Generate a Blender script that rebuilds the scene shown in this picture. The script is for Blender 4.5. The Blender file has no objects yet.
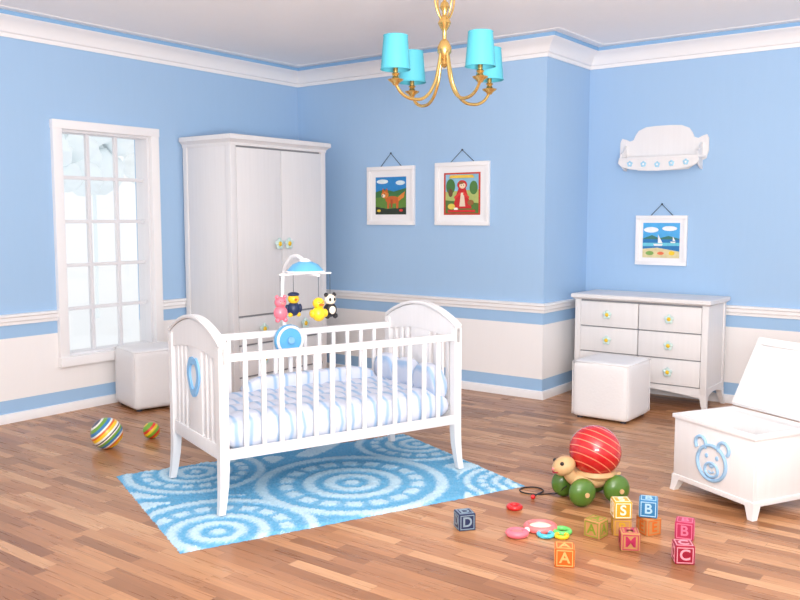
import bpy, bmesh, math, random
from mathutils import Matrix, Vector, Euler
random.seed(7)
sc=bpy.context.scene
sc.view_settings.view_transform='Standard'
sc.view_settings.look='None'
D2=math.radians
# ---------------------------------------------------------------- materials
def srgb(r,g,b):
    def c(v):
        v/=255.0
        return v/12.92 if v<=0.04045 else ((v+0.055)/1.055)**2.4
    return (c(r),c(g),c(b),1)
def nmat(name):
    m=bpy.data.materials.new(name); m.use_nodes=True
    nt=m.node_tree; b=nt.nodes['Principled BSDF']
    return m,nt,b
def mat(name,col,rough=.5,metal=0,var=.05,scale=(8,8,8),bump=0,coat=0,emit=0):
    m,nt,b=nmat(name)
    b.inputs['Roughness'].default_value=rough; b.inputs['Metallic'].default_value=metal
    if coat: b.inputs['Coat Weight'].default_value=coat; b.inputs['Coat Roughness'].default_value=.08
    tc=nt.nodes.new('ShaderNodeTexCoord'); mp=nt.nodes.new('ShaderNodeMapping'); mp.inputs['Scale'].default_value=scale
    nz=nt.nodes.new('ShaderNodeTexNoise'); nz.inputs['Scale'].default_value=1; nz.inputs['Detail'].default_value=3
    nt.links.new(tc.outputs['Object'],mp.inputs['Vector']); nt.links.new(mp.outputs[0],nz.inputs['Vector'])
    mx=nt.nodes.new('ShaderNodeMix'); mx.data_type='RGBA'
    mx.inputs[6].default_value=tuple(c*(1-var) for c in col[:3])+(1,)
    mx.inputs[7].default_value=tuple(min(1,c*(1+var)) for c in col[:3])+(1,)
    nt.links.new(nz.outputs['Fac'],mx.inputs[0]); nt.links.new(mx.outputs[2],b.inputs['Base Color'])
    if bump:
        bp=nt.nodes.new('ShaderNodeBump'); bp.inputs['Strength'].default_value=bump; bp.inputs['Distance'].default_value=.01
        nt.links.new(nz.outputs['Fac'],bp.inputs['Height']); nt.links.new(bp.outputs[0],b.inputs['Normal'])
    if emit:
        b.inputs['Emission Color'].default_value=col; b.inputs['Emission Strength'].default_value=emit
    return m
WHITE=mat('white_wood',(.79,.775,.78,1),.45,var=.04,scale=(45,45,2.2))
WTRIM=mat('white_trim',(.87,.86,.87,1),.4,var=.01)
WLEATH=mat('white_leather',(.82,.81,.82,1),.45,var=.02,scale=(60,60,60),bump=.15)
WBAR=mat('white_glazing_bar',(.76,.76,.79,1),.5,var=.01)
GOLD=mat('gold',(.70,.46,.16,1),.27,metal=.85,var=.05)
CYAN=mat('shade_cyan',srgb(78,172,192),.6,var=.04)
LBLUE=mat('light_blue',srgb(130,184,228),.5)
SKYB=mat('sky_blue_plastic',srgb(96,178,228),.3,coat=.3)
PETAL=mat('petal',srgb(205,228,225),.4)
YEL=mat('yellow',srgb(246,200,30),.35,coat=.3)
GRNY=mat('leaf_green',srgb(200,210,90),.4)
DARK=mat('dark',srgb(28,24,28),.4)
NAVY=mat('navy',srgb(30,46,84),.4)
TAN=mat('tan_wood',srgb(206,168,120),.45,var=.1,scale=(20,60,20))
GREEN=mat('green_paint',srgb(78,116,38),.35,var=.08,coat=.3)
PINK=mat('pink',srgb(236,116,134),.35,coat=.3)
SALMON=mat('salmon',srgb(244,124,124),.3,coat=.3)
PLRED=mat('toy_red',srgb(208,30,34),.3,coat=.4)
LIME=mat('lime',srgb(110,215,110),.3,coat=.3)
AQUA=mat('aqua',srgb(80,200,225),.3,coat=.3)
CREAM=mat('cream',srgb(246,234,212),.4)
ORANGE=mat('orange',srgb(210,104,32),.4)
CRIMSON=mat('crimson',srgb(155,18,50),.4)
ROSE=mat('rose',srgb(180,42,84),.4)
YOCHRE=mat('ochre_yellow',srgb(205,158,36),.4)
BLUEB=mat('block_blue',srgb(46,120,170),.4)
GREENB=mat('block_green',srgb(130,150,40),.4)
WOODB=mat('block_wood',srgb(188,136,86),.5,var=.12,scale=(15,70,15))
GREY=mat('grey_wire',srgb(60,66,80),.4,metal=.4)
LINE=mat('gap_dark',(.30,.30,.32,1),.8)

def wallmat():
    m,nt,b=nmat('wall_paint'); b.inputs['Roughness'].default_value=.75
    b.inputs['Specular IOR Level'].default_value=.2
    tc=nt.nodes.new('ShaderNodeTexCoord'); sx=nt.nodes.new('ShaderNodeSeparateXYZ')
    nt.links.new(tc.outputs['Object'],sx.inputs[0])
    mr=nt.nodes.new('ShaderNodeMapRange'); mr.inputs['From Max'].default_value=1.0
    nt.links.new(sx.outputs['Z'],mr.inputs['Value'])
    cr=nt.nodes.new('ShaderNodeValToRGB'); cr.color_ramp.interpolation='CONSTANT'
    BL=(.37,.55,.78,1); BL2=(.35,.545,.79,1); WH=(.88,.86,.86,1)
    e=cr.color_ramp.elements; e[0].position=0; e[0].color=BL2; e[1].position=.155; e[1].color=WH
    n=e.new(.58); n.color=BL2; n=e.new(.70); n.color=BL
    nt.links.new(mr.outputs[0],cr.inputs[0])
    mp=nt.nodes.new('ShaderNodeMapping'); mp.inputs['Scale'].default_value=(36,36,4)
    nz=nt.nodes.new('ShaderNodeTexNoise'); nz.inputs['Scale'].default_value=1; nz.inputs['Detail'].default_value=4
    nt.links.new(tc.outputs['Object'],mp.inputs[0]); nt.links.new(mp.outputs[0],nz.inputs['Vector'])
    m2=nt.nodes.new('ShaderNodeMapRange'); m2.inputs['To Min'].default_value=.985; m2.inputs['To Max'].default_value=1.012
    nt.links.new(nz.outputs['Fac'],m2.inputs['Value'])
    vm=nt.nodes.new('ShaderNodeVectorMath'); vm.operation='SCALE'
    nt.links.new(cr.outputs[0],vm.inputs[0]); nt.links.new(m2.outputs[0],vm.inputs['Scale'])
    nt.links.new(vm.outputs[0],b.inputs['Base Color'])
    return m
WALL=wallmat()
CEIL=mat('ceiling_paint',(.93,.915,.91,1),.8,var=.01)

def floormat():
    m,nt,b=nmat('parquet'); L=nt.links; N=nt.nodes
    b.inputs['Roughness'].default_value=.3; b.inputs['Specular IOR Level'].default_value=.42
    tc=N.new('ShaderNodeTexCoord'); s=N.new('ShaderNodeSeparateXYZ'); L.new(tc.outputs['Object'],s.inputs[0])
    def M(op,a,bv=None,c=None):
        n=N.new('ShaderNodeMath'); n.operation=op
        for i,v in enumerate((a,bv,c)):
            if v is None: continue
            if isinstance(v,(int,float)): n.inputs[i].default_value=v
            else: L.new(v,n.inputs[i])
        return n.outputs[0]
    W=.062; LN=.42
    yr=M('DIVIDE',s.outputs['Y'],W); row=M('FLOOR',yr); fy=M('FRACT',yr)
    wn=N.new('ShaderNodeTexWhiteNoise'); wn.noise_dimensions='1D'; L.new(row,wn.inputs['W'])
    xo=M('ADD',M('DIVIDE',s.outputs['X'],LN),M('MULTIPLY',wn.outputs['Value'],7.3))
    col=M('FLOOR',xo); fx=M('FRACT',xo)
    cb=N.new('ShaderNodeCombineXYZ'); L.new(row,cb.inputs[0]); L.new(col,cb.inputs[1])
    w2=N.new('ShaderNodeTexWhiteNoise'); w2.noise_dimensions='2D'; L.new(cb.outputs[0],w2.inputs['Vector'])
    cr=N.new('ShaderNodeValToRGB'); e=cr.color_ramp.elements
    e[0].position=0; e[0].color=srgb(142,94,60); e[1].position=1; e[1].color=srgb(202,152,110)
    n=e.new(.3); n.color=srgb(166,113,75); n=e.new(.7); n.color=srgb(184,130,89)
    L.new(w2.outputs['Value'],cr.inputs[0])
    mp=N.new('ShaderNodeMapping'); mp.inputs['Scale'].default_value=(3,60,1); L.new(tc.outputs['Object'],mp.inputs[0])
    av=N.new('ShaderNodeVectorMath'); av.operation='ADD'; L.new(mp.outputs[0],av.inputs[0])
    sc2=N.new('ShaderNodeVectorMath'); sc2.operation='SCALE'; sc2.inputs['Scale'].default_value=5.7; L.new(cb.outputs[0],sc2.inputs[0]); L.new(sc2.outputs[0],av.inputs[1])
    nz=N.new('ShaderNodeTexNoise'); nz.inputs['Scale'].default_value=1; nz.inputs['Detail'].default_value=5; nz.inputs['Distortion'].default_value=.6
    L.new(av.outputs[0],nz.inputs['Vector'])
    g=N.new('ShaderNodeMapRange'); g.inputs['From Min'].default_value=.3; g.inputs['From Max'].default_value=.7; g.inputs['To Min'].default_value=.82; g.inputs['To Max'].default_value=1.08
    L.new(nz.outputs['Fac'],g.inputs['Value'])
    e1=M('LESS_THAN',fy,.035); e2=M('LESS_THAN',fx,.006); ed=M('MAXIMUM',e1,e2)
    k=M('MULTIPLY',g.outputs[0],M('SUBTRACT',1,M('MULTIPLY',ed,.28)))
    vm=N.new('ShaderNodeVectorMath'); vm.operation='SCALE'; L.new(cr.outputs[0],vm.inputs[0]); L.new(k,vm.inputs['Scale'])
    L.new(vm.outputs[0],b.inputs['Base Color'])
    r=M('ADD',M('MULTIPLY',nz.outputs['Fac'],.14),.22); L.new(r,b.inputs['Roughness'])
    return m
FLOOR=floormat()

def stripemat(name,cols,freq,axis='Z',rough=.35,tilt=0.0,coat=.3,const=True):
    m,nt,b=nmat(name); L=nt.links; N=nt.nodes
    b.inputs['Roughness'].default_value=rough; b.inputs['Coat Weight'].default_value=coat
    tc=N.new('ShaderNodeTexCoord'); s=N.new('ShaderNodeSeparateXYZ'); L.new(tc.outputs['Object'],s.inputs[0])
    mu=N.new('ShaderNodeMath'); mu.operation='MULTIPLY_ADD'; mu.inputs[1].default_value=freq; mu.inputs[2].default_value=10.0; L.new(s.outputs[axis],mu.inputs[0])
    fr=N.new('ShaderNodeMath'); fr.operation='FRACT'; L.new(mu.outputs[0],fr.inputs[0])
    cr=N.new('ShaderNodeValToRGB'); cr.color_ramp.interpolation='CONSTANT' if const else 'LINEAR'
    e=cr.color_ramp.elements
    while len(e)<len(cols): e.new(.5)
    for i,(p,c) in enumerate(cols): e[i].position=p; e[i].color=c
    L.new(fr.outputs[0],cr.inputs[0]); L.new(cr.outputs[0],b.inputs['Base Color'])
    return m

# ---------------------------------------------------------------- geometry helpers
def link(o,parent=None):
    sc.collection.objects.link(o)
    if parent: o.parent=parent
    return o
def empty(name,loc=(0,0,0),rz=0,rot=None):
    e=bpy.data.objects.new(name,None); e.empty_display_size=.1
    e.location=loc; e.rotation_euler=rot if rot else (0,0,rz)
    return link(e)
def finish(name,bm,m,parent,loc=(0,0,0),rot=(0,0,0),smooth=True,ang=35):
    bmesh.ops.recalc_face_normals(bm,faces=bm.faces)
    me=bpy.data.meshes.new(name); bm.to_mesh(me); bm.free()
    for mm in (m if isinstance(m,(list,tuple)) else [m]): me.materials.append(mm)
    if smooth:
        me.polygons.foreach_set('use_smooth',[True]*len(me.polygons))
        me.set_sharp_from_angle(angle=D2(ang))
    o=bpy.data.objects.new(name,me); o.location=loc; o.rotation_euler=rot
    return link(o,parent)
def bm_box(bm,a,b,bev=0,seg=2):
    g=bmesh.ops.create_cube(bm,size=1)['verts']
    a=Vector(a); b=Vector(b); s=b-a; c=(a+b)/2
    for v in g: v.co=Vector((v.co.x*s.x,v.co.y*s.y,v.co.z*s.z))+c
    if bev:
        ed=list({e for v in g for e in v.link_edges})
        bmesh.ops.bevel(bm,geom=ed,offset=bev,segments=seg,affect='EDGES',profile=.6)
def box(name,parent,a,b,m,bev=.004,seg=2,loc=(0,0,0),rot=(0,0,0)):
    bm=bmesh.new(); bm_box(bm,a,b,bev,seg); return finish(name,bm,m,parent,loc,rot)
def boxes(name,parent,lst,m,bev=.003,loc=(0,0,0),rot=(0,0,0)):
    bm=bmesh.new()
    for a,b in lst: bm_box(bm,a,b,bev,2)
    return finish(name,bm,m,parent,loc,rot)
def sph(name,parent,loc,r,m,rot=(0,0,0),seg=28):
    bm=bmesh.new(); bmesh.ops.create_uvsphere(bm,u_segments=seg,v_segments=seg//2+2,radius=1)
    if isinstance(r,(int,float)): r=(r,r,r)
    for v in bm.verts: v.co=Vector((v.co.x*r[0],v.co.y*r[1],v.co.z*r[2]))
    return finish(name,bm,m,parent,loc,rot,ang=180)
def lathe(name,parent,loc,prof,m,rot=(0,0,0),seg=36,ang=40):
    bm=bmesh.new(); rings=[]
    for r,z in prof:
        if r<1e-5: rings.append([bm.verts.new((0,0,z))])
        else: rings.append([bm.verts.new((r*math.cos(2*math.pi*i/seg),r*math.sin(2*math.pi*i/seg),z)) for i in range(seg)])
    for A,B in zip(rings,rings[1:]):
        for i in range(seg):
            j=(i+1)%seg
            if len(A)==1 and len(B)==1: continue
            if len(A)==1: bm.faces.new((A[0],B[i],B[j]))
            elif len(B)==1: bm.faces.new((A[i],B[0],A[j]))
            else: bm.faces.new((A[i],B[i],B[j],A[j]))
    return finish(name,bm,m,parent,loc,rot,ang=ang)
def cyl(name,parent,loc,r,h,m,rot=(0,0,0),r2=None,seg=32,bev=.0):
    r2=r if r2 is None else r2
    e=min(bev,r*.5,h*.4) if bev else 0
    if e: pr=[(0,0),(r-e,0),(r,e),(r2,h-e),(r2-e,h),(0,h)]
    else: pr=[(0,0),(r,0),(r2,h),(0,h)]
    return lathe(name,parent,loc,pr,m,rot,seg)
def torus(name,parent,loc,R_,r,m,rot=(0,0,0),sx=1,sy=1,seg=40):
    bm=bmesh.new(); vs=[]
    for i in range(seg):
        a=2*math.pi*i/seg; ring=[]
        for j in range(14):
            b=2*math.pi*j/14
            ring.append(bm.verts.new(((R_*sx+r*math.cos(b))*math.cos(a),(R_*sy+r*math.cos(b))*math.sin(a),r*math.sin(b))))
        vs.append(ring)
    for i in range(seg):
        for j in range(14):
            bm.faces.new((vs[i][j],vs[(i+1)%seg][j],vs[(i+1)%seg][(j+1)%14],vs[i][(j+1)%14]))
    return finish(name,bm,m,parent,loc,rot,ang=180)
def tube(name,parent,pts,r,m,cyclic=False,loc=(0,0,0),rot=(0,0,0),radii=None,smooth=True):
    cu=bpy.data.curves.new(name,'CURVE'); cu.dimensions='3D'; cu.bevel_depth=r; cu.bevel_resolution=4; cu.use_fill_caps=True
    if smooth:
        sp=cu.splines.new('BEZIER'); sp.bezier_points.add(len(pts)-1)
        for i,p in enumerate(pts):
            q=sp.bezier_points[i]; q.co=p; q.handle_left_type=q.handle_right_type='AUTO'
            if radii: q.radius=radii[i]
    else:
        sp=cu.splines.new('POLY'); sp.points.add(len(pts)-1)
        for i,p in enumerate(pts): sp.points[i].co=tuple(p)+(1,)
    sp.use_cyclic_u=cyclic; cu.resolution_u=10
    t=bpy.data.objects.new('tmp',cu); sc.collection.objects.link(t)
    bpy.context.view_layer.update()
    me=bpy.data.meshes.new_from_object(t.evaluated_get(bpy.context.evaluated_depsgraph_get()))
    bpy.data.objects.remove(t); bpy.data.curves.remove(cu)
    me.name=name; me.materials.clear(); me.materials.append(m)
    me.polygons.foreach_set('use_smooth',[True]*len(me.polygons))
    o=bpy.data.objects.new(name,me); o.location=loc; o.rotation_euler=rot
    return link(o,parent)
def prism(name,parent,pts,t,m,plane='XZ',off=0,bev=0,loc=(0,0,0),rot=(0,0,0)):
    bm=bmesh.new()
    def P(a,b,c):
        return {'XZ':(a,c,b),'YZ':(c,a,b),'XY':(a,b,c)}[plane]
    A=[bm.verts.new(P(a,b,off)) for a,b in pts]; B=[bm.verts.new(P(a,b,off+t)) for a,b in pts]
    f1=bm.faces.new(A); f2=bm.faces.new(B[::-1]); n=len(pts)
    for i in range(n): bm.faces.new((A[i],B[i],B[(i+1)%n],A[(i+1)%n]))
    if bev:
        bmesh.ops.recalc_face_normals(bm,faces=bm.faces)
        ed=list({e for f in (f1,f2) for e in f.edges})
        bmesh.ops.bevel(bm,geom=ed,offset=bev,segments=2,affect='EDGES')
    return finish(name,bm,m,parent,loc,rot)
def sweep(name,path,prof,m,closed=True):
    bm=bmesh.new(); n=len(path); rows=[]
    P=[Vector(p) for p in path]
    def nr(a,b):
        d=(b-a).normalized(); return Vector((d.y,-d.x))
    for i,p in enumerate(P):
        if i==0: mv=nr(P[0],P[1])
        elif i==n-1: mv=nr(P[-2],P[-1])
        else:
            a=nr(P[i-1],p); b=nr(p,P[i+1]); mv=(a+b); mv=mv/ (mv.dot(a))
        rows.append([bm.verts.new((p.x+mv.x*o,p.y+mv.y*o,z)) for o,z in prof])
    k=len(prof)
    for A,B in zip(rows,rows[1:]):
        for j in range(k):
            jj=(j+1)%k
            bm.faces.new((A[j],A[jj],B[jj],B[j]))
    bm.faces.new(rows[0]); bm.faces.new(rows[-1][::-1])
    return finish(name,bm,m,None,ang=30)
def ell(cx,cy,rx,ry,n=24): return [(cx+rx*math.cos(2*math.pi*i/n),cy+ry*math.sin(2*math.pi*i/n)) for i in range(n)]

# ---------------------------------------------------------------- room shell
XL=-5.63; YB=5.90; XR=-3.07; YR=6.65; XE=1.6; YS=.6; ZC=2.755
WY0,WY1,WZ0,WZ1=3.46,4.24,.39,2.04
box('floor',None,(XL-.2,-1.2,-.1),(XE,YR+.2,0),FLOOR,bev=0)
boxes('wall_left',None,[((XL-.2,YS,0),(XL,WY0,ZC)),((XL-.2,WY1,0),(XL,YB+.2,ZC)),((XL-.2,WY0,0),(XL,WY1,WZ0)),((XL-.2,WY0,WZ1),(XL,WY1,ZC))],WALL,bev=0)
box('wall_back',None,(XL,YB,0),(XR-.15,YB+.15,ZC),WALL,bev=0)
box('wall_return',None,(XR-.15,YB,0),(XR,YR+.15,ZC),WALL,bev=0)
box('wall_right',None,(XR,YR,0),(XE,YR+.15,ZC),WALL,bev=0)
box('ceiling',None,(XL-.2,YS,ZC),(XE,YR+.2,ZC+.1),CEIL,bev=0)
path=[(XL,YS),(XL,YB),(XR,YB),(XR,YR),(XE,YR)]
crown=[(0,2.60),(.012,2.60),(.016,2.625),(.03,2.632),(.04,2.66),(.065,2.69),(.10,2.705),(.112,2.712),(.12,2.716),(.12,ZC),(0,ZC)]
sweep('trim_crown',path,crown,WTRIM)
BLUEC=mat('ceiling_blue',(.25,.46,.72,1),.7)
def off(d0,d1,z0,z1): return [(d0,z0),(d1,z0),(d1,z1),(d0,z1)]
sweep('trim_ceiling_stripe',path,off(.1205,.127,2.722,2.748),BLUEC)
sweep('trim_ceiling_bead',path,[(.128,ZC+.002),(.128,2.749),(.19,2.749),(.20,ZC+.002)],WTRIM)
rail=[(0,.672),(.012,.672),(.014,.69),(.022,.70),(.022,.722),(.034,.73),(.034,.745),(0,.748)]
sweep('trim_chair_rail_1',[(XL,YS),(XL,3.399)],rail,WTRIM)
sweep('trim_chair_rail_2',[(XL,4.301),(XL,YB),(XR,YB),(XR,YR),(XE,YR)],rail,WTRIM)
sweep('baseboard_main',path,[(0,0),(.018,0),(.018,.05),(.012,.062),(0,.065)],WTRIM)
# window
w=empty('window_1',(XL,0,0))
y0,y1,z0,z1=3.40,4.30,.335,2.09
cas=[((-.01,y0,z0+.005),(.035,WY0+.012,z1-.004)),((-.01,WY1-.012,z0+.005),(.035,y1,z1-.004)),((-.012,y0-.003,WZ1-.013),(.038,y1+.003,z1)),((-.012,y0-.006,z0),(.05,y1+.006,WZ0+.013))]
boxes('casing',w,cas,WTRIM,bev=.005)
boxes('jamb',w,[((-.15,WY0-.02,WZ0),(-.004,WY0+.03,WZ1)),((-.15,WY1-.03,WZ0),(-.004,WY1+.02,WZ1)),((-.148,WY0,WZ1-.03),(-.006,WY1,WZ1+.02)),((-.148,WY0,WZ0-.02),(-.006,WY1,WZ0+.03))],WBAR,bev=.003)
my=[WY0+.03+(WY1-WY0-.06)*i/3 for i in (1,2)]; mz=[WZ0+.03+(WZ1-WZ0-.06)*i/5 for i in (1,2,3,4)]
boxes('glazing_bars',w,[((-.085,y-.014,WZ0),(-.055,y+.014,WZ1)) for y in my]+[((-.083,WY0,z-.013),(-.057,WY1,z+.013)) for z in mz],WBAR,bev=.004)
gm=bpy.data.materials.new('window_glass'); gm.use_nodes=True; nt=gm.node_tree; nt.nodes.remove(nt.nodes['Principled BSDF'])
tr=nt.nodes.new('ShaderNodeBsdfTransparent'); gl=nt.nodes.new('ShaderNodeBsdfGlossy'); gl.inputs['Roughness'].default_value=.05
mx=nt.nodes.new('ShaderNodeMixShader'); mx.inputs[0].default_value=.05
nt.links.new(tr.outputs[0],mx.inputs[1]); nt.links.new(gl.outputs[0],mx.inputs[2]); nt.links.new(mx.outputs[0],nt.nodes['Material Output'].inputs[0])
box('glass',w,(-.072,WY0,WZ0),(-.068,WY1,WZ1),gm,bev=0)
# outdoors: snowy garden seen faintly through the panes
SNOW=mat('snow',(.95,.96,.97,1),.9,var=.02); FROST=mat('frosted_branches',(.92,.975,.985,1),.9,var=.01,scale=(3,3,3))
box('snowy_ground',None,(-30,-6,-.6),(XL-.25,24,-.5),SNOW,bev=0)
def tree(x,y,h):
    t=empty('frosted_tree',(x,y,-.5))
    tube('trunk',t,[(0,0,0),(.03,0,h*.4),(0,.02,h*.7)],.035,FROST)
    for k in range(12):
        a=random.random()*6.28; rr=random.random()*h*.24; zz=h*(.66+.32*random.random())
        bm=bmesh.new(); bmesh.ops.create_icosphere(bm,subdivisions=3,radius=h*(.06+.06*random.random()))
        for v in bm.verts: v.co*=1+.12*random.uniform(-1,1)
        finish('foliage_%d'%k,bm,FROST,t,(rr*math.cos(a),rr*math.sin(a),zz),ang=180)
for x,y,h in [(-13,7.6,3.4),(-14.5,9.6,3.8),(-15.5,12.0,3.6)]: tree(x,y,h)

# ---------------------------------------------------------------- flower knob (faces local -Y)
def knob(parent,x,y,z,i,s=1.0):
    cyl('knob_stem_%d'%i,parent,(x,y,z),.008*s,.014*s,WHITE,rot=(D2(90),0,0))
    bm=bmesh.new()
    for k in range(5):
        a=D2(90+72*k); c=Vector((x+.017*s*math.cos(a),y-.018*s,z+.017*s*math.sin(a)))
        r=bmesh.ops.create_uvsphere(bm,u_segments=12,v_segments=8,radius=1)['verts']
        for v in r: v.co=Vector((v.co.x*.0125*s,v.co.y*.005*s,v.co.z*.0125*s))+c
    finish('knob_petals_%d'%i,bm,PETAL,parent,ang=180)
    torus('knob_ring_%d'%i,parent,(x,y-.021*s,z),.0105*s,.0022*s,GRNY,rot=(D2(90),0,0),seg=16)
    sph('knob_center_%d'%i,parent,(x,y-.022*s,z),(.011*s,.006*s,.011*s),YEL,seg=12)

# ---------------------------------------------------------------- wardrobe
wd=empty('wardrobe',(-5.325,5.075,0),D2(90))
hw=.535; dp=.28
box('carcass',wd,(-hw,-dp+.02,.10),(hw,dp,1.97),WHITE,bev=.004)
boxes('corner_posts',wd,[((-hw-.008,-dp-.004,0),(-hw+.05,-dp+.055,1.975)),((hw-.05,-dp-.004,0),(hw+.008,-dp+.055,1.975)),((-hw-.008,dp-.05,0),(-hw+.04,dp-.001,1.975)),((hw-.04,dp-.05,0),(hw+.008,dp-.001,1.975))],WHITE,bev=.005)
boxes('plinth',wd,[((-hw+.02,-dp-.002,.06),(hw-.02,-dp+.03,.13)),((-hw-.004,-dp+.02,.06),(-hw+.03,dp-.02,.13))],WHITE)
def rect_loft(name,parent,lv,m):
    bm=bmesh.new(); R_=[]
    for hx,y0_,y1_,z in lv: R_.append([bm.verts.new(p) for p in ((-hx,y0_,z),(hx,y0_,z),(hx,y1_,z),(-hx,y1_,z))])
    for A,B in zip(R_,R_[1:]):
        for i in range(4): bm.faces.new((A[i],A[(i+1)%4],B[(i+1)%4],B[i]))
    bm.faces.new(R_[0][::-1]); bm.faces.new(R_[-1]); return finish(name,bm,m,parent,ang=25)
rect_loft('cornice',wd,[(hw+.010,-dp-.008,dp+.002,1.96),(hw+.012,-dp-.01,dp+.002,1.98),(hw+.03,-dp-.03,dp+.002,2.0),(hw+.04,-dp-.04,dp+.002,2.005),(hw+.04,-dp-.04,dp+.002,2.037),(hw+.03,-dp-.03,dp+.002,2.042)],WHITE)
boxes('doors',wd,[((-hw+.052,-dp-.006,.63),(-.003,-dp+.03,1.945)),((.003,-dp-.006,.63),(hw-.052,-dp+.03,1.945))],WHITE,bev=.005)
boxes('drawers',wd,[((-hw+.052,-dp-.006,.40),(-.003,-dp+.03,.615)),((.003,-dp-.006,.40),(hw-.052,-dp+.03,.615)),((-hw+.052,-dp-.006,.145),(hw-.052,-dp+.03,.385))],WHITE,bev=.005)
box('front_gap',wd,(-hw+.045,-dp+.015,.13),(hw-.045,-dp+.0195,1.96),LINE,bev=0)
for i,(x,z) in enumerate([(-.055,1.19),(.055,1.19),(-.24,.51),(.24,.51),(-.24,.27),(.24,.27)]): knob(wd,x,-dp-.004,z,i,1.7)

# ---------------------------------------------------------------- dresser
dr=empty('dresser',(-2.425,6.40,0),0)
hx=.51; hy=.21
box('carcass',dr,(-hx+.004,-hy+.022,.13),(hx-.004,hy-.002,.775),WHITE,bev=.004)
def leg(name,parent,cx,cy,sx,sy,h,m,w0=.05,w1=.028,flare=.012):
    bm=bmesh.new(); R_=[]
    for k in range(6):
        t=k/5; wv=w0+(w1-w0)*(1-t)**1.0; o=flare*((1-t)**2)
        z=h*t; x0=cx+sx*o; y0_=cy+sy*o
        xa=x0+sx*w0/2; ya=y0_+sy*w0/2; xb=xa-sx*wv; yb=ya-sy*wv
        R_.append([bm.verts.new(p) for p in ((xa,ya,z),(xb,ya,z),(xb,yb,z),(xa,yb,z))])
    for A,B in zip(R_,R_[1:]):
        for i in range(4): bm.faces.new((A[i],A[(i+1)%4],B[(i+1)%4],B[i]))
    bm.faces.new(R_[0]); bm.faces.new(R_[-1][::-1]); return finish(name,bm,m,parent,ang=40)
for i,(sx,sy) in enumerate([(-1,-1),(1,-1),(-1,1),(1,1)]):
    leg('leg_%d'%i,dr,sx*(hx-.019),sy*(hy-.022),sx,sy,.125,WHITE,flare=.010)
boxes('stiles',dr,[((-hx-.006,-hy-.003,.12),(-hx+.04,-hy+.04,.775)),((hx-.04,-hy-.003,.12),(hx+.006,-hy+.04,.775)),((hx-.03,hy-.04,.12),(hx+.006,hy,.775)),((-hx-.006,hy-.04,.12),(-hx+.03,hy,.775))],WHITE,bev=.004)
ap=[(-hx+.03,.17)]+[(-hx+.04+(2*hx-.08)*i/16,.10+.035*math.sin(math.pi*i/16)) for i in range(17)]+[(hx-.03,.17)]
prism('apron',dr,ap,.02,WHITE,'XZ',off=-hy,bev=.002)
apy=[(-hy+.03,.17)]+[(-hy+.03+(2*hy-.06)*i/10,.10+.03*math.sin(math.pi*i/10)) for i in range(11)]+[(hy-.03,.17)]
prism('apron_side_r',dr,apy,.02,WHITE,'YZ',off=hx-.018,bev=.002)
prism('apron_side_l',dr,apy,.02,WHITE,'YZ',off=-hx-.002,bev=.002)
box('gap',dr,(-hx+.035,-hy+.012,.165),(hx-.035,-hy+.0215,.77),LINE,bev=0)
fl=[]; k=0
for r in range(3):
    za=.178+r*.196
    for sx in (-1,1):
        a,b=(-hx+.042,-.004) if sx<0 else (.004,hx-.042)
        fl.append(((a,-hy-.008,za),(b,-hy+.02,za+.188)))
boxes('drawer_fronts',dr,fl,WHITE,bev=.006)
for r in range(3):
    for sx in (-1,1):
        knob(dr,sx*.24,-hy-.006,.272+r*.196,k,1.25); k+=1
rect_loft('top',dr,[(hx+.009,-hy-.009,hy+.001,.773),(hx+.022,-hy-.024,hy+.005,.782),(hx+.03,-hy-.032,hy+.008,.787),(hx+.03,-hy-.032,hy+.008,.809),(hx+.022,-hy-.024,hy+.006,.815)],WHITE)

# ---------------------------------------------------------------- poufs
def pouf(loc,rz,s,h):
    e=empty('ottoman_cube',loc,rz)
    bm=bmesh.new(); bm_box(bm,(-s/2,-s/2,.015),(s/2,s/2,h),0)
    bmesh.ops.subdivide_edges(bm,edges=bm.edges[:],cuts=9,use_grid_fill=True)
    c=Vector((0,0,h/2))
    for v in bm.verts:
        q=v.co-c; n=Vector((q.x/(s/2),q.y/(s/2),q.z/(h/2)))
        m_=sorted([abs(n.x),abs(n.y),abs(n.z)])
        f_=1+.015*(1-m_[0]**2)*(1-m_[1]**2)-.035*(m_[1]**10)-.015*(m_[0]**8)
        v.co=c+Vector((q.x*f_,q.y*f_,q.z*(f_ if q.z>0 else 1)))
    o=finish('cushion',bm,WLEATH,e,ang=180)
    sm=o.modifiers.new('s','SUBSURF'); sm.levels=1; sm.render_levels=1
    k=s/2*.962
    tube('seam_top',e,[(-k,-k,h*.965),(k,-k,h*.965),(k,k,h*.965),(-k,k,h*.965)],.004,WLEATH,cyclic=True,smooth=False)
    for i,(a,b) in enumerate([(-1,-1),(1,-1),(1,1),(-1,1)]):
        tube('seam_side_%d'%i,e,[(a*k,b*k,.03),(a*k*1.003,b*k*1.003,h*.5),(a*k,b*k,h*.965)],.003,WLEATH)
        cyl('foot_%d'%i,e,(a*s*.38,b*s*.38,0),.02,.03,GREY)
    return e
pouf((-2.42,5.70,0),0,.42,.415)
pouf((-5.33,3.96,0),D2(-15),.40,.45)

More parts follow.
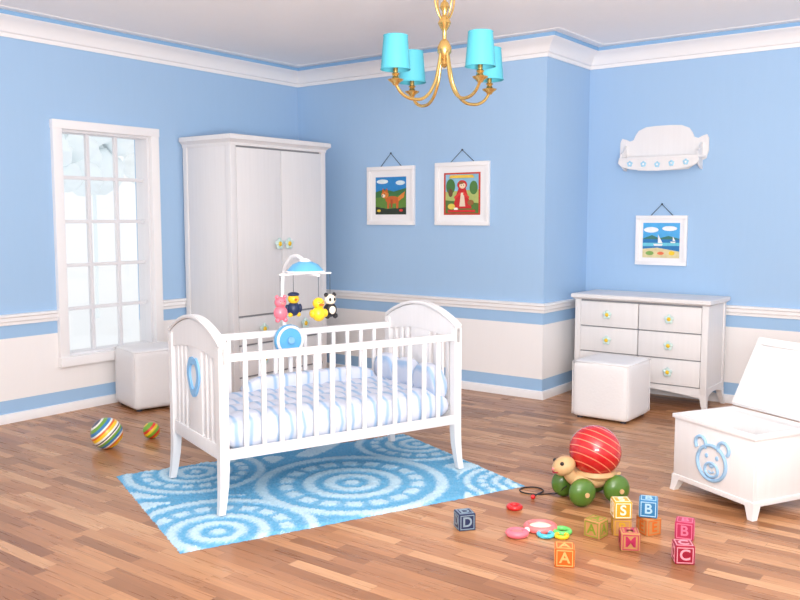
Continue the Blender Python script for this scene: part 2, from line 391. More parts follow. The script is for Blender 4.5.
# ---------------------------------------------------------------- toy chest
ch=empty('toy_chest',(-1.165,4.385,0),D2(-28))
cw=.26; cd=.20
def ring_board(z0_,z1_,t,ex=0):
    return [((-cw-ex,-cd-ex,z0_),(cw+ex,-cd-ex+t,z1_)),((-cw-ex,cd+ex-t,z0_),(cw+ex,cd+ex,z1_)),((-cw-ex,-cd-ex+t,z0_),(-cw-ex+t,cd+ex-t,z1_)),((cw+ex-t,-cd-ex+t,z0_),(cw+ex,cd+ex-t,z1_))]
boxes('box_walls',ch,ring_board(.07,.385,.018),WHITE,bev=.003)
box('box_bottom',ch,(-cw+.01,-cd+.01,.072),(cw-.01,cd-.01,.085),WHITE)
boxes('rim',ch,ring_board(.378,.40,.03,.010),WHITE,bev=.004)
boxes('base_rail',ch,ring_board(.06,.085,.02,.005),WHITE,bev=.003)
for i,(sx,sy) in enumerate([(-1,-1),(1,-1),(-1,1),(1,1)]): leg('foot_%d'%i,ch,sx*(cw-.022),sy*(cd-.022),sx,sy,.08,WHITE,w0=.055,w1=.03,flare=.006)
lid=empty('lid',(0,cd+.01,.405)); lid.parent=ch; lid.rotation_euler=(D2(-118),0,0)
boxes('lid_board',lid,[((-cw-.02,-.40,-.004),(cw+.02,0,.016))],WHITE,bev=.005)
boxes('lid_frame',lid,[((-cw-.012,-.39,-.014),(cw+.012,-.355,-.003)),((-cw-.012,-.04,-.014),(cw+.012,-.008,-.003)),((-cw-.012,-.355,-.014),(-cw+.022,-.04,-.003)),((cw-.022,-.355,-.014),(cw+.012,-.04,-.003))],WHITE,bev=.002)
yb=-cd-.003
def circ(cx,cz,rx,rz,n=24): return [(cx+rx*math.cos(2*math.pi*i/n),yb,cz+rz*math.sin(2*math.pi*i/n)) for i in range(n)]
BB=mat('bear_blue',srgb(150,188,220),.5)
def arc(cx,cz,rx,rz,a0,a1,n=14): return [(cx+rx*math.cos(D2(a0+(a1-a0)*i/n)),yb,cz+rz*math.sin(D2(a0+(a1-a0)*i/n))) for i in range(n+1)]
tube('bear_head',ch,circ(0,.205,.092,.086),.009,BB,cyclic=True)
tube('bear_ear_l',ch,arc(-.074,.288,.034,.034,-30,225),.009,BB)
tube('bear_ear_r',ch,arc(.074,.288,.034,.034,-45,210),.009,BB)
tube('bear_snout',ch,circ(0,.17,.042,.034),.007,BB,cyclic=True)
sph('bear_nose',ch,(0,yb,.19),(.016,.006,.011),BB)
sph('bear_eye_l',ch,(-.034,yb,.235),(.010,.005,.012),BB); sph('bear_eye_r',ch,(.034,yb,.235),(.010,.005,.012),BB)
tube('bear_mouth',ch,arc(0,.17,.016,.014,200,340),.004,BB)

# ---------------------------------------------------------------- rug
def rug():
    L_,W_=1.82,1.25; nx,ny=250,172
    cs=[(.14,-.14,.56),(-.70,-.48,.50),(-.52,.46,.42),(.84,.36,.42),(.92,-.58,.34)]
    me=bpy.data.meshes.new('rug'); vs=[];cols=[]
    def band(d,a,b,s=.02):
        f=lambda e: max(0,min(1,(e+s)/(2*s)))
        return f(d-a)*f(b-d)
    for j in range(ny):
        for i in range(nx):
            x=-L_/2+L_*i/(nx-1); y=-W_/2+W_*j/(ny-1)
            xx=x+random.uniform(-.008,.008); yy=y+random.uniform(-.008,.008)
            t=0
            best=None
            for cx,cy,r in cs:
                d=math.hypot(xx-cx,yy-cy)/r
                if d<1 and (best is None or d<best[0]): best=(d,math.atan2(yy-cy,xx-cx),r)
            if best:
                d,a,r=best
                t=max(1-band(d,.07,9),band(d,.16,.26),band(d,.36,.46),band(d,.56,.68)*(1 if math.sin(a*18)>-.45 else .15),band(d,.80,.90))
            else:
                s_=math.sin(x*13+3*math.sin(y*7))*math.sin(y*12+2*math.sin(x*6))
                t=max(0,min(1,(s_-.1)*5))
            edge=min(i,nx-1-i,j,ny-1-j)
            z=.009+.005*t+random.uniform(-.004,.004)
            if edge<3: z*=edge/3
            jx=random.uniform(-.004,.004) if edge<2 else 0
            vs.append((x+jx+(random.uniform(-.002,.002)),y+random.uniform(-.002,.002)+jx,max(z,.001)))
            cols.append(min(1,max(0,t*random.uniform(.7,1.0)+random.uniform(0,.2))))
    fs=[(j*nx+i,j*nx+i+1,(j+1)*nx+i+1,(j+1)*nx+i) for j in range(ny-1) for i in range(nx-1)]
    me.from_pydata(vs,[],fs)
    at=me.attributes.new('pile','FLOAT','POINT'); at.data.foreach_set('value',cols)
    m,nt,b=nmat('rug_pile'); b.inputs['Roughness'].default_value=.95; b.inputs['Specular IOR Level'].default_value=.05
    a=nt.nodes.new('ShaderNodeAttribute'); a.attribute_name='pile'
    cr=nt.nodes.new('ShaderNodeValToRGB'); cr.color_ramp.elements[0].color=srgb(92,164,206); cr.color_ramp.elements[1].color=srgb(192,218,232)
    nt.links.new(a.outputs['Fac'],cr.inputs[0]); nt.links.new(cr.outputs[0],b.inputs['Base Color'])
    me.materials.append(m); me.polygons.foreach_set('use_smooth',[True]*len(me.polygons))
    o=bpy.data.objects.new('rug',me); o.location=(-3.05,3.31,0); o.rotation_euler=(0,0,D2(67)); link(o)
rug()

# ---------------------------------------------------------------- crib
cb=empty('crib',(-3.11,3.39,.019),D2(70))
HX=.675; HY=.335
def post(name,x,y,sx,sy):
    bm=bmesh.new(); R_=[]
    lv=[(0,.032,.014),(.06,.036,.007),(.14,.042,.002),(.22,.045,0),(.785,.045,0)]
    for z,wv,o in lv:
        xa=x+sx*(.022+o); ya=y+sy*(.025+o*.5); xb=xa-sx*wv; yb_=ya-sy*wv
        R_.append([bm.verts.new(p) for p in ((xa,ya,z),(xb,ya,z),(xb,yb_,z),(xa,yb_,z))])
    for A,B in zip(R_,R_[1:]):
        for i in range(4): bm.faces.new((A[i],A[(i+1)%4],B[(i+1)%4],B[i]))
    bm.faces.new(R_[0]); bm.faces.new(R_[-1][::-1]); finish(name,bm,WHITE,cb,ang=30)
i=0
for sx in (-1,1):
    for sy in (-1,1): post('post_%d'%i,sx*HX,sy*HY,sx,sy); i+=1
def archz(y,base,h): return base+h*math.cos(y/(HY+.03)*math.pi/2)**.85 if abs(y)<HY+.03 else base
N=24
for k,sx in enumerate((-1,1)):
    ys=[-HY-.025+(2*HY+.05)*i/N for i in range(N+1)]
    top=[(y,archz(y,.78,.105)) for y in ys]
    bot=[(y,.705+.04*math.cos(y/(HY+.03)*math.pi/2)) for y in ys][::-1]
    prism('end_header_%d'%k,cb,top+bot,.026,WHITE,'YZ',off=sx*HX-.013,bev=.003)
    topc=[(y,archz(y,.78,.105)+.003) for y in ys]; topd=[(y,archz(y,.78,.105)+.021) for y in ys][::-1]
    prism('end_cap_%d'%k,cb,topc+topd,.048,WHITE,'YZ',off=sx*HX-.024,bev=.005)
    box('end_rail_%d'%k,cb,(sx*HX-.014,-HY,.25),(sx*HX+.014,HY,.32),WHITE)
    sl=[]
    for y in (-.265,-.205,-.145,.145,.205,.265): sl.append(((sx*HX-.008,y-.014,.31),(sx*HX+.008,y+.014,.74)))
    sl.append(((sx*HX-.009,-.095,.31),(sx*HX+.009,.095,.745)))
    boxes('end_slats_%d'%k,cb,sl,WHITE,bev=.003)
def egg(s):
    o=[]
    for i in range(40):
        t=2*math.pi*i/40; x=math.sin(t); z=math.cos(t)
        z2=z*(1.08 if z<0 else 1.0)-(.16*math.exp(-(x/.28)**2) if z>0 else 0); x2=x*(1-.30*max(0,-z))
        o.append((s*.084*x2,.605+s*.100*z2))
    return o
bm=bmesh.new(); O_=egg(1.0); I_=egg(.64); xo=-HX-.020; xi=-HX-.008; n=40
vo=[[bm.verts.new((x,a,b)) for a,b in P_] for P_ in (O_,I_) for x in (xo,xi)]
of,ob,if_,ib=vo
for i in range(n):
    j=(i+1)%n
    bm.faces.new((of[i],of[j],if_[j],if_[i])); bm.faces.new((ob[i],ob[j],ib[j],ib[i])); bm.faces.new((of[i],of[j],ob[j],ob[i])); bm.faces.new((if_[i],if_[j],ib[j],ib[i]))
finish('blue_ring_ornament',bm,LBLUE,cb,ang=40)
for k,sy in enumerate((-1,1)):
    boxes('side_rails_%d'%k,cb,[((-HX,sy*HY-.016,.715),(HX,sy*HY+.016,.752)),((-HX,sy*HY-.014,.25),(HX,sy*HY+.014,.30))],WHITE,bev=.005)
    boxes('side_slats_%d'%k,cb,[((-HX+.025+(2*HX-.05)*i/14-.0115,sy*HY-.008,.29),(-HX+.025+(2*HX-.05)*i/14+.0115,sy*HY+.008,.725)) for i in range(1,14)],WHITE,bev=.003)
# bedding
def fabric():
    m,nt,b=nmat('bedding'); b.inputs['Roughness'].default_value=.9; L=nt.links; N_=nt.nodes
    tc=N_.new('ShaderNodeTexCoord'); mp=N_.new('ShaderNodeMapping'); mp.inputs['Scale'].default_value=(1,1,1)
    L.new(tc.outputs['Object'],mp.inputs[0])
    wv=N_.new('ShaderNodeTexWave'); wv.inputs['Scale'].default_value=4.5; wv.inputs['Distortion'].default_value=1.6; wv.inputs['Detail'].default_value=1; wv.inputs['Detail Scale'].default_value=1.5
    L.new(mp.outputs[0],wv.inputs['Vector'])
    cr=N_.new('ShaderNodeValToRGB'); e=cr.color_ramp.elements; e[0].position=.0; e[0].color=(.62,.66,.77,1); e[1].position=.97; e[1].color=srgb(158,186,218)
    n=e.new(.72); n.color=(.60,.65,.77,1)
    L.new(wv.outputs['Fac'],cr.inputs[0]); L.new(cr.outputs[0],b.inputs['Base Color'])
    return m
FAB=fabric()
def pillow(name,parent,a,b,m,quilt=0,nx=60,ny=36,p=5):
    bm=bmesh.new(); cx=[(a[k]+b[k])/2 for k in range(3)]; h=[(b[k]-a[k])/2 for k in range(3)]
    gt=[];gb=[]
    for i in range(nx+1):
        rt=[];rb=[]
        for j in range(ny+1):
            u=-1+2*i/nx; v=-1+2*j/ny
            e=max(0,(1-abs(u)**p))**.5*max(0,(1-abs(v)**p))**.5
            q=quilt*(abs(math.sin(u*h[0]*22))*abs(math.sin(v*h[1]*22)))**.5 if quilt else 0
            rt.append(bm.verts.new((cx[0]+u*h[0],cx[1]+v*h[1],cx[2]+h[2]*e+q*e)))
            rb.append(rt[-1] if (i in(0,nx) or j in (0,ny)) else bm.verts.new((cx[0]+u*h[0],cx[1]+v*h[1],cx[2]-h[2]*e)))
        gt.append(rt);gb.append(rb)
    for i in range(nx):
        for j in range(ny):
            bm.faces.new((gt[i][j],gt[i+1][j],gt[i+1][j+1],gt[i][j+1]))
            q=[gb[i][j],gb[i][j+1],gb[i+1][j+1],gb[i+1][j]]
            try: bm.faces.new(q)
            except ValueError: pass
    return finish(name,bm,m,parent,ang=180)
box('mattress_board',cb,(-HX+.02,-HY+.02,.255),(HX-.02,HY-.02,.275),WHITE)
pillow('quilted_mattress',cb,(-HX+.025,-HY+.012,.27),(HX-.025,HY-.012,.43),FAB,quilt=.018,p=16,nx=90,ny=48)
for k in range(3):
    y=-.21+.21*k
    o=pillow('bumper_cushion_%d'%k,cb,(-.05,-.105,-.11),(.05,.105,.11),FAB,p=4,nx=20,ny=24); o.location=(.59,y,.47); o.rotation_euler=(0,D2(-12),0)
o=pillow('bumper_back',cb,(-.42,-.045,-.07),(.42,.045,.07),FAB,p=6,nx=40,ny=14); o.location=(.10,.28,.44)

# ---------------------------------------------------------------- mobile
mb=empty('baby_mobile',(-3.11,3.39,.016),D2(70))
my_=HY
cyl('music_box',mb,(-.03,my_-.03,.70),.088,.035,SKYB,rot=(D2(90),0,0),bev=.008)
torus('music_box_rim',mb,(-.03,my_-.066,.70),.076,.008,WTRIM,rot=(D2(90),0,0))
cyl('winding_knob',mb,(-.03,my_-.066,.70),.02,.02,LBLUE,rot=(D2(90),0,0),bev=.004)
box('rail_clamp',mb,(-.055,my_-.035,.69),(-.005,my_+.03,.775),WTRIM,bev=.006)
tube('arm',mb,[(-.03,my_,.74),(-.03,my_+.03,.90),(-.03,my_+.02,1.05),(-.03,my_-.06,1.15),(-.03,my_-.16,1.175),(-.03,my_-.24,1.155)],.012,WTRIM)
cx_,cy_=-.02,my_-.24
lathe('canopy',mb,(cx_,cy_,1.10),[(0,.055),(.03,.052),(.07,.034),(.10,.0),(.098,-.004),(.06,.025),(0,.04)],SKYB)
torus('canopy_ring',mb,(cx_,cy_,1.095),.10,.006,WTRIM)
lathe('canopy_cap',mb,(cx_,cy_,1.148),[(0,.02),(.02,.015),(.036,.0),(.03,-.006),(0,-.006)],WTRIM)
box('cross_arms',mb,(cx_-.155,cy_-.008,1.078),(cx_+.155,cy_+.008,1.088),WTRIM,bev=.003)
box('cross_arms_b',mb,(cx_-.008,cy_-.155,1.077),(cx_+.008,cy_+.155,1.089),WTRIM,bev=.003)
KS=1.12
def hang(name,x,y,build):
    tube(name+'_string',mb,[(x,y,1.08),(x,y,.97)],.0015,GREY,smooth=False)
    build(name,x,y,.893)
def critter(name,x,y,z,body,head,extra):
    g=lambda r: tuple(KS*q for q in r) if isinstance(r,tuple) else KS*r
    sph(name+'_body',mb,(x,y,z-.012*KS),g((.034,.03,.036)),body); sph(name+'_head',mb,(x,y,z+.038*KS),g((.029,.027,.027)),head)
    for i_,(dx,dy,dz,r,mm) in enumerate(extra): sph(name+'_part_%d'%i_,mb,(x+dx*KS,y+dy*KS,z+dz*KS),g(r),mm,seg=14)
def pig(n,x,y,z): critter(n,x,y,z,PINK,PINK,[(-.02,-.005,.064,.010,PINK),(.02,-.005,.064,.010,PINK),(0,-.027,.034,(.011,.008,.009),SALMON),(-.02,-.01,-.045,.012,PINK),(.02,-.01,-.045,.012,PINK),(-.01,-.024,.045,.003,DARK),(.01,-.024,.045,.003,DARK)])
def sailor(n,x,y,z): critter(n,x,y,z,NAVY,YEL,[(0,0,.06,(.03,.028,.012),NAVY),(0,-.026,.036,(.008,.008,.006),ORANGE),(-.022,-.01,-.04,.012,YEL),(.022,-.01,-.04,.012,YEL),(-.036,0,-.01,(.01,.012,.022),NAVY),(.036,0,-.01,(.01,.012,.022),NAVY)])
def duck(n,x,y,z): critter(n,x,y,z,YEL,YEL,[(0,-.03,.034,(.012,.014,.006),ORANGE),(-.034,0,-.01,(.012,.02,.02),YEL),(.034,0,-.01,(.012,.02,.02),YEL),(-.01,-.024,.045,.003,DARK),(.01,-.024,.045,.003,DARK)])
def panda(n,x,y,z): critter(n,x,y,z,DARK,CREAM,[(-.022,0,.062,.011,DARK),(.022,0,.062,.011,DARK),(-.011,-.022,.04,(.007,.006,.009),DARK),(.011,-.022,.04,(.007,.006,.009),DARK),(0,-.012,-.012,(.022,.024,.024),CREAM),(-.022,-.012,-.042,.013,DARK),(.022,-.012,-.042,.013,DARK)])
hang('pig',cx_-.15,cy_,pig); hang('sailor',cx_,cy_+.15,sailor); hang('duck',cx_,cy_-.15,duck); hang('panda',cx_+.15,cy_,panda)

# ---------------------------------------------------------------- balls
RB=stripemat('ball_stripes',[(0,srgb(240,235,220)),(.12,srgb(245,200,40)),(.3,srgb(230,110,36)),(.42,srgb(235,235,225)),(.52,srgb(50,120,180)),(.68,srgb(110,160,50)),(.84,srgb(235,230,215)),(.92,srgb(60,60,90))],10.5)
b1=sph('striped_ball',None,(-4.52,3.03,.095),.095,RB,rot=(D2(35),D2(-25),0),seg=40)
RB2=stripemat('ball_stripes_small',[(0,srgb(240,200,40)),(.3,srgb(220,60,40)),(.6,srgb(120,170,50))],20)
sph('striped_ball',None,(-4.50,3.34,.053),.053,RB2,rot=(D2(35),D2(-25),0),seg=32)

# ---------------------------------------------------------------- turtle pull toy
tt=empty('pull_along_turtle',(-1.76,3.92,0),D2(236))
SHELL=stripemat('shell_red',[(0,srgb(190,20,28)),(.86,srgb(236,130,100))],31,rough=.25,coat=.6)
sph('shell',tt,(-.02,0,.245),(.130,.130,.126),SHELL,rot=(D2(10),D2(-35),0),seg=40)
sph('body',tt,(0,0,.11),(.13,.075,.05),TAN)
lathe('collar',tt,(-.02,0,.115),[(.0,0),(.085,0),(.105,.02),(.10,.04),(0,.045)],TAN)
tube('neck',tt,[(.07,0,.10),(.115,0,.13),(.135,0,.17)],.032,TAN,radii=[1.1,1,.9])
sph('head',tt,(.155,0,.185),(.060,.050,.046),TAN,rot=(0,D2(18),0))
sph('eye_l',tt,(.185,.035,.207),.010,DARK,seg=12); sph('eye_r',tt,(.185,-.035,.207),.010,DARK,seg=12)
sph('nose',tt,(.213,0,.175),.008,SALMON,seg=12)
tube('smile',tt,[(.20,-.026,.163),(.212,0,.157),(.20,.026,.163)],.003,CRIMSON)
sph('tail',tt,(-.14,0,.11),(.035,.014,.012),TAN,rot=(0,D2(15),0))
for i,(x,y) in enumerate([(.10,.085),(.10,-.085),(-.09,.09),(-.09,-.09)]):
    sph('wheel_%d'%i,tt,(x,y,.070),(.070,.046,.070),GREEN); cyl('axle_cap_%d'%i,tt,(x,y+(.042 if y>0 else -.042),.070),.012,.008,TAN,rot=(D2(-90 if y>0 else 90),0,0))
tube('pull_cord',tt,[(.12,-.03,.07),(.15,-.08,.02),(.16,-.13,.004),(.22,-.14,.004),(.28,-.22,.004),(.20,-.26,.004),(.16,-.20,.004),(.24,-.13,.004),(.27,-.10,.004)],.0035,DARK)
sph('pull_bead',tt,(.275,-.09,.012),.012,PLRED)

# ---------------------------------------------------------------- teething rings
tr_=empty('teething_rings',(-1.74,3.36,0),D2(37))
torus('pink_ring',tr_,(-.115,-.045,.015),.034,.015,PINK,sx=1.1,sy=.95)
sph('pink_pad',tr_,(-.115,-.045,.018),(.030,.026,.011),SALMON)
torus('salmon_ring',tr_,(0,.03,.016),.054,.015,SALMON,sx=1.15)
sph('cream_pad',tr_,(0,.03,.018),(.052,.044,.010),CREAM)
torus('aqua_ring',tr_,(.01,-.05,.011),.03,.010,AQUA)
torus('lime_ring',tr_,(.09,-.01,.011),.034,.011,LIME)
torus('yellow_ring',tr_,(.078,-.065,.010),.025,.009,YEL)
sph('link_bead',tr_,(-.066,-.01,.014),.014,WTRIM); sph('link_bead_b',tr_,(.066,.04,.012),.012,YEL)
torus('toy_ring',None,(-1.99,3.56,.012),.028,.012,PLRED)

# ---------------------------------------------------------------- blocks
def block(loc,rz,s,body,face,ink,ch_):
    e=empty('alphabet_block',loc,rz)
    box('cube_body',e,(-s/2,-s/2,0),(s/2,s/2,s),body,bev=.004,seg=3)
    for k,(r,d) in enumerate([((90,0,0),(0,-1,0)),((90,0,90),(1,0,0)),((90,0,180),(0,1,0)),((90,0,-90),(-1,0,0)),((0,0,0),(0,0,1))]):
        c=Vector((0,0,s/2))+Vector(d)*(s/2)
        R_=tuple(D2(v) for v in r)
        f_=s*.42; t=s*.045
        boxes('frame_%d'%k,e,[((-f_,-f_,0),(f_,-f_+t,.0015)),((-f_,f_-t,0),(f_,f_,.0015)),((-f_,-f_+t,0),(-f_+t,f_-t,.0015)),((f_-t,-f_+t,0),(f_,f_-t,.0015))],ink,bev=0,loc=c,rot=R_)
        cu=bpy.data.curves.new('letter_%d'%k,'FONT'); cu.body=ch_; cu.size=s*.80; cu.align_x='CENTER'; cu.align_y='CENTER'; cu.extrude=.0012; cu.offset=.0012
        cu.materials.append(ink)
        t_=bpy.data.objects.new('letter_%d'%k,cu); t_.location=c; t_.rotation_euler=R_; link(t_,e)
S=.078
block((-2.045,3.20,0),D2(52),S,NAVY,NAVY,mat('pale_blue_ink',srgb(140,160,175)),'D')
block((-1.50,3.10,0),D2(28),S,ORANGE,ORANGE,mat('pale_orange',srgb(245,180,110)),'A')
block((-1.125,3.42,0),D2(30),S,CRIMSON,CRIMSON,mat('pale_pink',srgb(235,160,175)),'C')
block((-1.21,3.69,0),D2(15),S,ROSE,ROSE,mat('pale_pink2',srgb(220,120,150)),'B')
block((-1.355,3.42,0),D2(30),S,WOODB,WOODB,ROSE,'M')
block((-1.53,3.47,0),D2(-5),S,WOODB,WOODB,GREENB,'A')
block((-1.45,3.56,0),D2(30),S,WOODB,WOODB,YOCHRE,'B')
block((-1.355,3.64,0),D2(60),S,WOODB,WOODB,ORANGE,'E')
block((-1.45,3.555,S+.0025),D2(36),S,YOCHRE,YOCHRE,CREAM,'S')
block((-1.36,3.645,S+.0025),D2(20),S,BLUEB,BLUEB,mat('pale_blue_ink2',srgb(170,205,225)),'B')

# ---------------------------------------------------------------- chandelier
cd_=empty('chandelier',(-2.53,3.735,0),0)
lathe('ceiling_rose',cd_,(0,0,ZC),[(0,0),(.065,0),(.06,-.012),(.03,-.03),(.012,-.04),(0,-.04)],GOLD)
lathe('column',cd_,(0,0,-.02),[(0,2.74),(.008,2.74),(.008,2.52),(.02,2.51),(.026,2.49),(.014,2.47),(.012,2.45),(.022,2.44),(.034,2.41),(.022,2.385),(.012,2.37),(.011,2.33),(.022,2.32),(.036,2.29),(.036,2.265),(.02,2.24),(.012,2.22),(.018,2.205),(.01,2.19),(0,2.185)],GOLD)
RA=.297
for k in range(4):
    a=D2(37+180+33+90*k); ca,sa=math.cos(a),math.sin(a)
    def P(r,z): return (r*ca,r*sa,z-.025)
    tube('arm_%d'%k,cd_,[P(.02,2.285),P(.035,2.20),P(.065,2.10),P(.12,2.035),P(.185,2.02),P(.255,2.04),P(RA,2.085)],.0085,GOLD,radii=[1,1,1,1,1,1,.9])
    tube('scroll_%d'%k,cd_,[P(.012,2.42),P(.045,2.47),P(.06,2.55),P(.035,2.62),P(.01,2.66)],.005,GOLD)
    lathe('cup_%d'%k,cd_,P(RA,2.08),[(0,0),(.012,.0),(.02,.012),(.036,.022),(.04,.028),(.02,.032),(.013,.045),(.02,.055),(.012,.062),(.012,.11),(0,.11)],GOLD)
    lathe('shade_%d'%k,cd_,P(RA,2.155),[(.074,0),(.060,.165),(.058,.165),(.072,0),(.074,0)],CYAN)
    torus('shade_trim_%d'%k,cd_,P(RA,2.157),.073,.003,CYAN); torus('shade_trim_top_%d'%k,cd_,P(RA,2.319),.059,.003,CYAN)
    sph('bulb_%d'%k,cd_,P(RA,2.215),(.016,.016,.028),CREAM)

# ---------------------------------------------------------------- pictures (face -Y)
def picture(x0,x1,z0_,z1_,Y,nailz,art,fw=.035,mw=.035):
    e=empty('framed_picture',((x0+x1)/2,Y-.001,(z0_+z1_)/2)); hx_=(x1-x0)/2; hz=(z1_-z0_)/2
    boxes('frame',e,[((-hx_,-.028,-hz),(hx_,0,-hz+fw)),((-hx_,-.028,hz-fw),(hx_,0,hz)),((-hx_,-.028,-hz+fw),(-hx_+fw,0,hz-fw)),((hx_-fw,-.028,-hz+fw),(hx_,0,hz-fw))],WTRIM,bev=.004)
    box('passepartout',e,(-hx_+fw-.002,-.012,-hz+fw-.002),(hx_-fw+.002,-.002,hz-fw+.002),WTRIM,bev=0)
    nz_=nailz-(z0_+z1_)/2
    tube('cord',e,[(-hx_*.45,-.01,hz-.005),(0,-.012,nz_),(hx_*.45,-.01,hz-.005)],.003,GREY,smooth=False)
    sph('nail',e,(0,-.012,nz_),.008,GREY,seg=12)
    ix=hx_-fw-mw; iz=hz-fw-mw
    for i_,(pts,m_) in enumerate(art):
        prism('art_%d'%i_,e,[(max(-1,min(1,a))*ix,max(-1,min(1,b))*iz) for a,b in pts],.0006,m_,'XZ',off=-.0125-.0004*(i_+1))
full=[(-1,-1),(1,-1),(1,1),(-1,1)]
def am(c,r=.4): return mat('art_paint',srgb(*c),r,var=.18,scale=(30,30,30))
# a little brown-orange animal on green grass under a blue sky
FOX=am((200,98,36)); FOXL=am((220,130,50))
A1=[(full,am((36,132,200))),(ell(-.55,.76,.38,.12),am((225,238,246))),(ell(.62,.68,.3,.12),am((215,232,244))),([(-1,.2),(-.4,.36),(.2,.22),(1,.4),(1,-1),(-1,-1)],am((56,112,60))),([(-1,-.1),(1,.05),(1,-1),(-1,-1)],am((92,134,50))),([(-1,-1),(1,-1),(1,-.62),(-.2,-.7),(-1,-.58)],am((34,48,34))),
 (ell(.12,-.22,.46,.20),FOX),([(-.22,-.68),(-.10,-.68),(-.06,-.2),(-.24,-.2)],FOX),([(.02,-.64),(.12,-.64),(.14,-.2),(.0,-.2)],am((170,74,28))),([(.38,-.68),(.50,-.68),(.54,-.2),(.34,-.2)],FOX),([(.5,-.3),(.86,-.1),(.94,.22),(.76,.12),(.48,-.08)],FOXL),
 (ell(-.36,.06,.24,.20),FOXL),([(-.56,.14),(-.50,.42),(-.36,.22)],FOX),([(-.36,.22),(-.22,.42),(-.16,.14)],FOX),(ell(-.46,.0,.12,.09),am((250,226,200))),(ell(-.52,.0,.04,.035),am((30,24,24))),(ell(-.38,.10,.03,.03),am((30,24,24))),(ell(.7,-.78,.12,.07),am((220,60,50))),(ell(-.75,-.8,.12,.07),am((235,200,60)))]
A2=[(full,am((196,60,40))),([(-.9,-.92),(.9,-.92),(.9,.92),(-.9,.92)],am((176,190,110))),([(-.9,.1),(.9,.2),(.9,.92),(-.9,.92)],am((140,190,215))),([(-.9,-.92),(.9,-.92),(.9,-.45),(-.9,-.3)],am((84,120,50))),
 (ell(-.62,.35,.25,.36),am((66,116,56))),(ell(.64,.28,.22,.32),am((80,126,60))),(ell(-.62,.05,.12,.2),am((110,75,45))),([(-.5,-.7),(.55,-.7),(.3,.0),(.2,.3),(-.16,.3),(-.28,.0)],am((200,34,34))),(ell(.02,.42,.27,.22),am((200,34,34))),(ell(.04,.38,.17,.14),am((250,215,185))),([(-.12,-.6),(.2,-.6),(.12,.05),(-.04,.05)],am((235,215,190))),([(.1,.1),(.42,-.15),(.38,-.25),(.08,-.05)],am((220,60,50))),([(-.1,.1),(-.42,-.15),(-.38,-.25),(-.08,-.05)],am((220,60,50))),(ell(-.02,.52,.15,.06),am((150,90,40))),(ell(-.02,.40,.02,.025),am((40,30,30))),(ell(.11,.40,.02,.025),am((40,30,30))),(ell(.5,-.42,.17,.13),am((150,100,50))),(ell(-.55,-.6,.2,.14),am((225,200,80))),(ell(-.3,-.72,.12,.07),am((250,240,230))),([(-.75,-.88),(.75,-.88),(.75,-.76),(-.75,-.76)],am((205,40,40))),([(-.7,.74),(.7,.74),(.6,.88),(-.6,.88)],am((236,196,70)))]
# bright sea-side view
A3=[(full,am((80,172,230))),(ell(-.55,.6,.4,.16),am((238,244,250))),(ell(.45,.68,.4,.14),am((238,244,250))),([(-1,.1),(-.5,.3),(-.1,.12),(.4,.26),(1,.1),(1,-.1),(-1,-.1)],am((60,120,110))),([(-1,.06),(1,.06),(1,-1),(-1,-1)],am((40,120,180))),([(-1,-.15),(1,-.12),(1,-.3),(-1,-.35)],am((110,200,220))),([(-1,-.5),(-.2,-.42),(1,-.62),(1,-1),(-1,-1)],am((222,208,160))),
 ([(-.42,-.2),(.12,-.2),(.05,-.32),(-.35,-.32)],am((240,240,238))),([(-.16,-.16),(-.16,.34),(.1,-.16)],am((246,246,242))),([(.5,-.06),(.8,-.06),(.76,-.14),(.55,-.14)],am((235,235,230))),([(.64,-.02),(.64,.24),(.78,-.02)],am((245,245,240))),(ell(.6,-.72,.16,.12),am((240,200,50))),(ell(-.6,-.74,.22,.12),am((130,170,90))),(ell(.0,-.74,.18,.09),am((235,120,80)))]
picture(-4.79,-4.28,1.34,1.84,YB,1.95,A1,mw=.055)
picture(-4.07,-3.55,1.34,1.85,YB,1.945,A2,mw=.05)
picture(-2.64,-2.23,1.03,1.42,YR,1.507,A3,fw=.028,mw=.03)

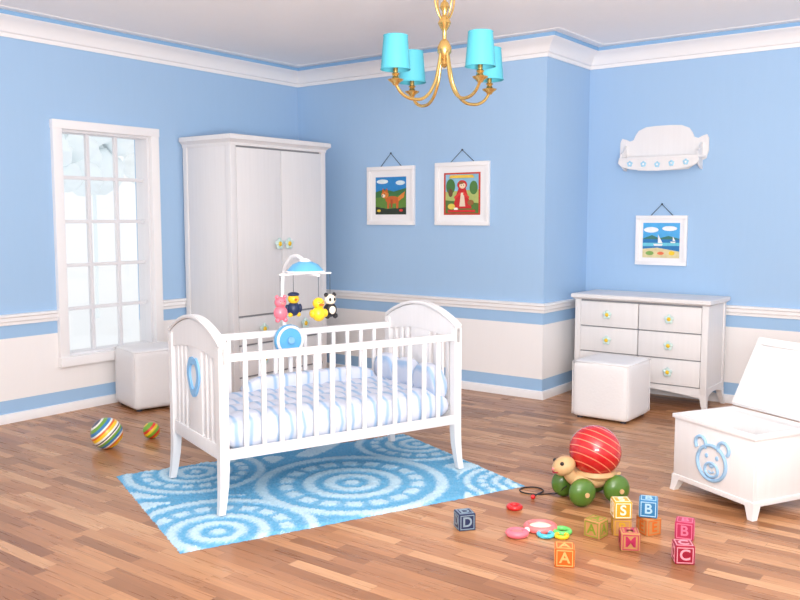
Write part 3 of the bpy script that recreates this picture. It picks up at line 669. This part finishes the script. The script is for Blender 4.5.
# ---------------------------------------------------------------- wall shelf
ws=empty('wall_shelf',(-2.44,YR-.001,1.78))
half=[(0,.335),(.06,.335),(.14,.33),(.20,.305),(.225,.27),(.24,.235),(.27,.225),(.30,.24),(.335,.25),(.35,.22),(.352,.13),(.335,.07),(.28,.045),(.24,.02),(.20,-.005),(.12,-.01),(0,-.01)]
out=[(-a,b) for a,b in half[::-1]]+[(a,b) for a,b in half[1:-1]]
prism('back_panel',ws,out,.016,WHITE,'XZ',off=-.016,bev=.004)
so=[(-.33,0),(.33,0),(.345,-.05),(.31,-.11),(.24,-.13),(-.24,-.13),(-.31,-.11),(-.345,-.05)]
prism('shelf_board',ws,so,.018,WHITE,'XY',off=.075,bev=.004)
fr=[(-.31,.09),(.31,.09),(.32,.05),(.29,.02),(.22,.0),(.12,-.012),(0,-.018),(-.12,-.012),(-.22,.0),(-.29,.02),(-.32,.05)]
prism('front_skirt',ws,fr,.014,WHITE,'XZ',off=-.128,bev=.003)
for k,sx in enumerate((-1,1)):
    br=[(0,.20),(-.03,.19),(-.06,.15),(-.12,.12),(-.125,.08),(-.10,.03),(-.04,-.005),(0,-.01)]
    prism('bracket_%d'%k,ws,br,.016,WHITE,'YZ',off=sx*.30-.008,bev=.003)
PALEB=mat('pale_decor_blue',srgb(160,208,232),.4)
for k in range(5):
    x=-.22+.11*k; z=.042-.006*(2-abs(k-2))
    for j in range(5):
        a=D2(90+72*j); sph('daisy_%d_%d'%(k,j),ws,(x+.013*math.cos(a),-.129,z+.013*math.sin(a)),(.011,.003,.011),PALEB,seg=10)
    sph('daisy_center_%d'%k,ws,(x,-.131,z),(.008,.003,.008),WTRIM,seg=10)

# ---------------------------------------------------------------- lights / world
wl=bpy.data.worlds.new('w'); sc.world=wl; wl.use_nodes=True
bg=wl.node_tree.nodes['Background']; bg.inputs[0].default_value=(.97,.985,1,1); bg.inputs[1].default_value=1.1
def area(name,loc,direction,size,e,col=(1,1,1)):
    l=bpy.data.lights.new(name,'AREA'); l.size=size; l.energy=e; l.color=col
    o=bpy.data.objects.new(name,l); o.location=loc
    o.rotation_euler=Vector(direction).to_track_quat('-Z','Y').to_euler(); link(o)
area('added_fill_light',(.9,-.8,3.6),(-4.7,5.8,-2.8),2.4,115,(1,.98,.96))  # soft fill added behind the camera, not a lamp of the room
c60,s60=math.cos(D2(62)),math.sin(D2(62))
area('added_ceiling_fill',(.1,.8,1.35),(-.60*c60,.80*c60,s60),1.3,330,(1,.97,.95))  # unseen area light added to brighten the ceiling, no real fixture
# ---------------------------------------------------------------- camera
cam=bpy.data.cameras.new('camera'); o=bpy.data.objects.new('camera',cam); link(o)
o.location=(0,0,1.4); o.rotation_euler=(math.radians(90)-math.atan(82/860),0,D2(37))
cam.sensor_width=36; cam.lens=38.7; cam.clip_start=.05
sc.camera=o
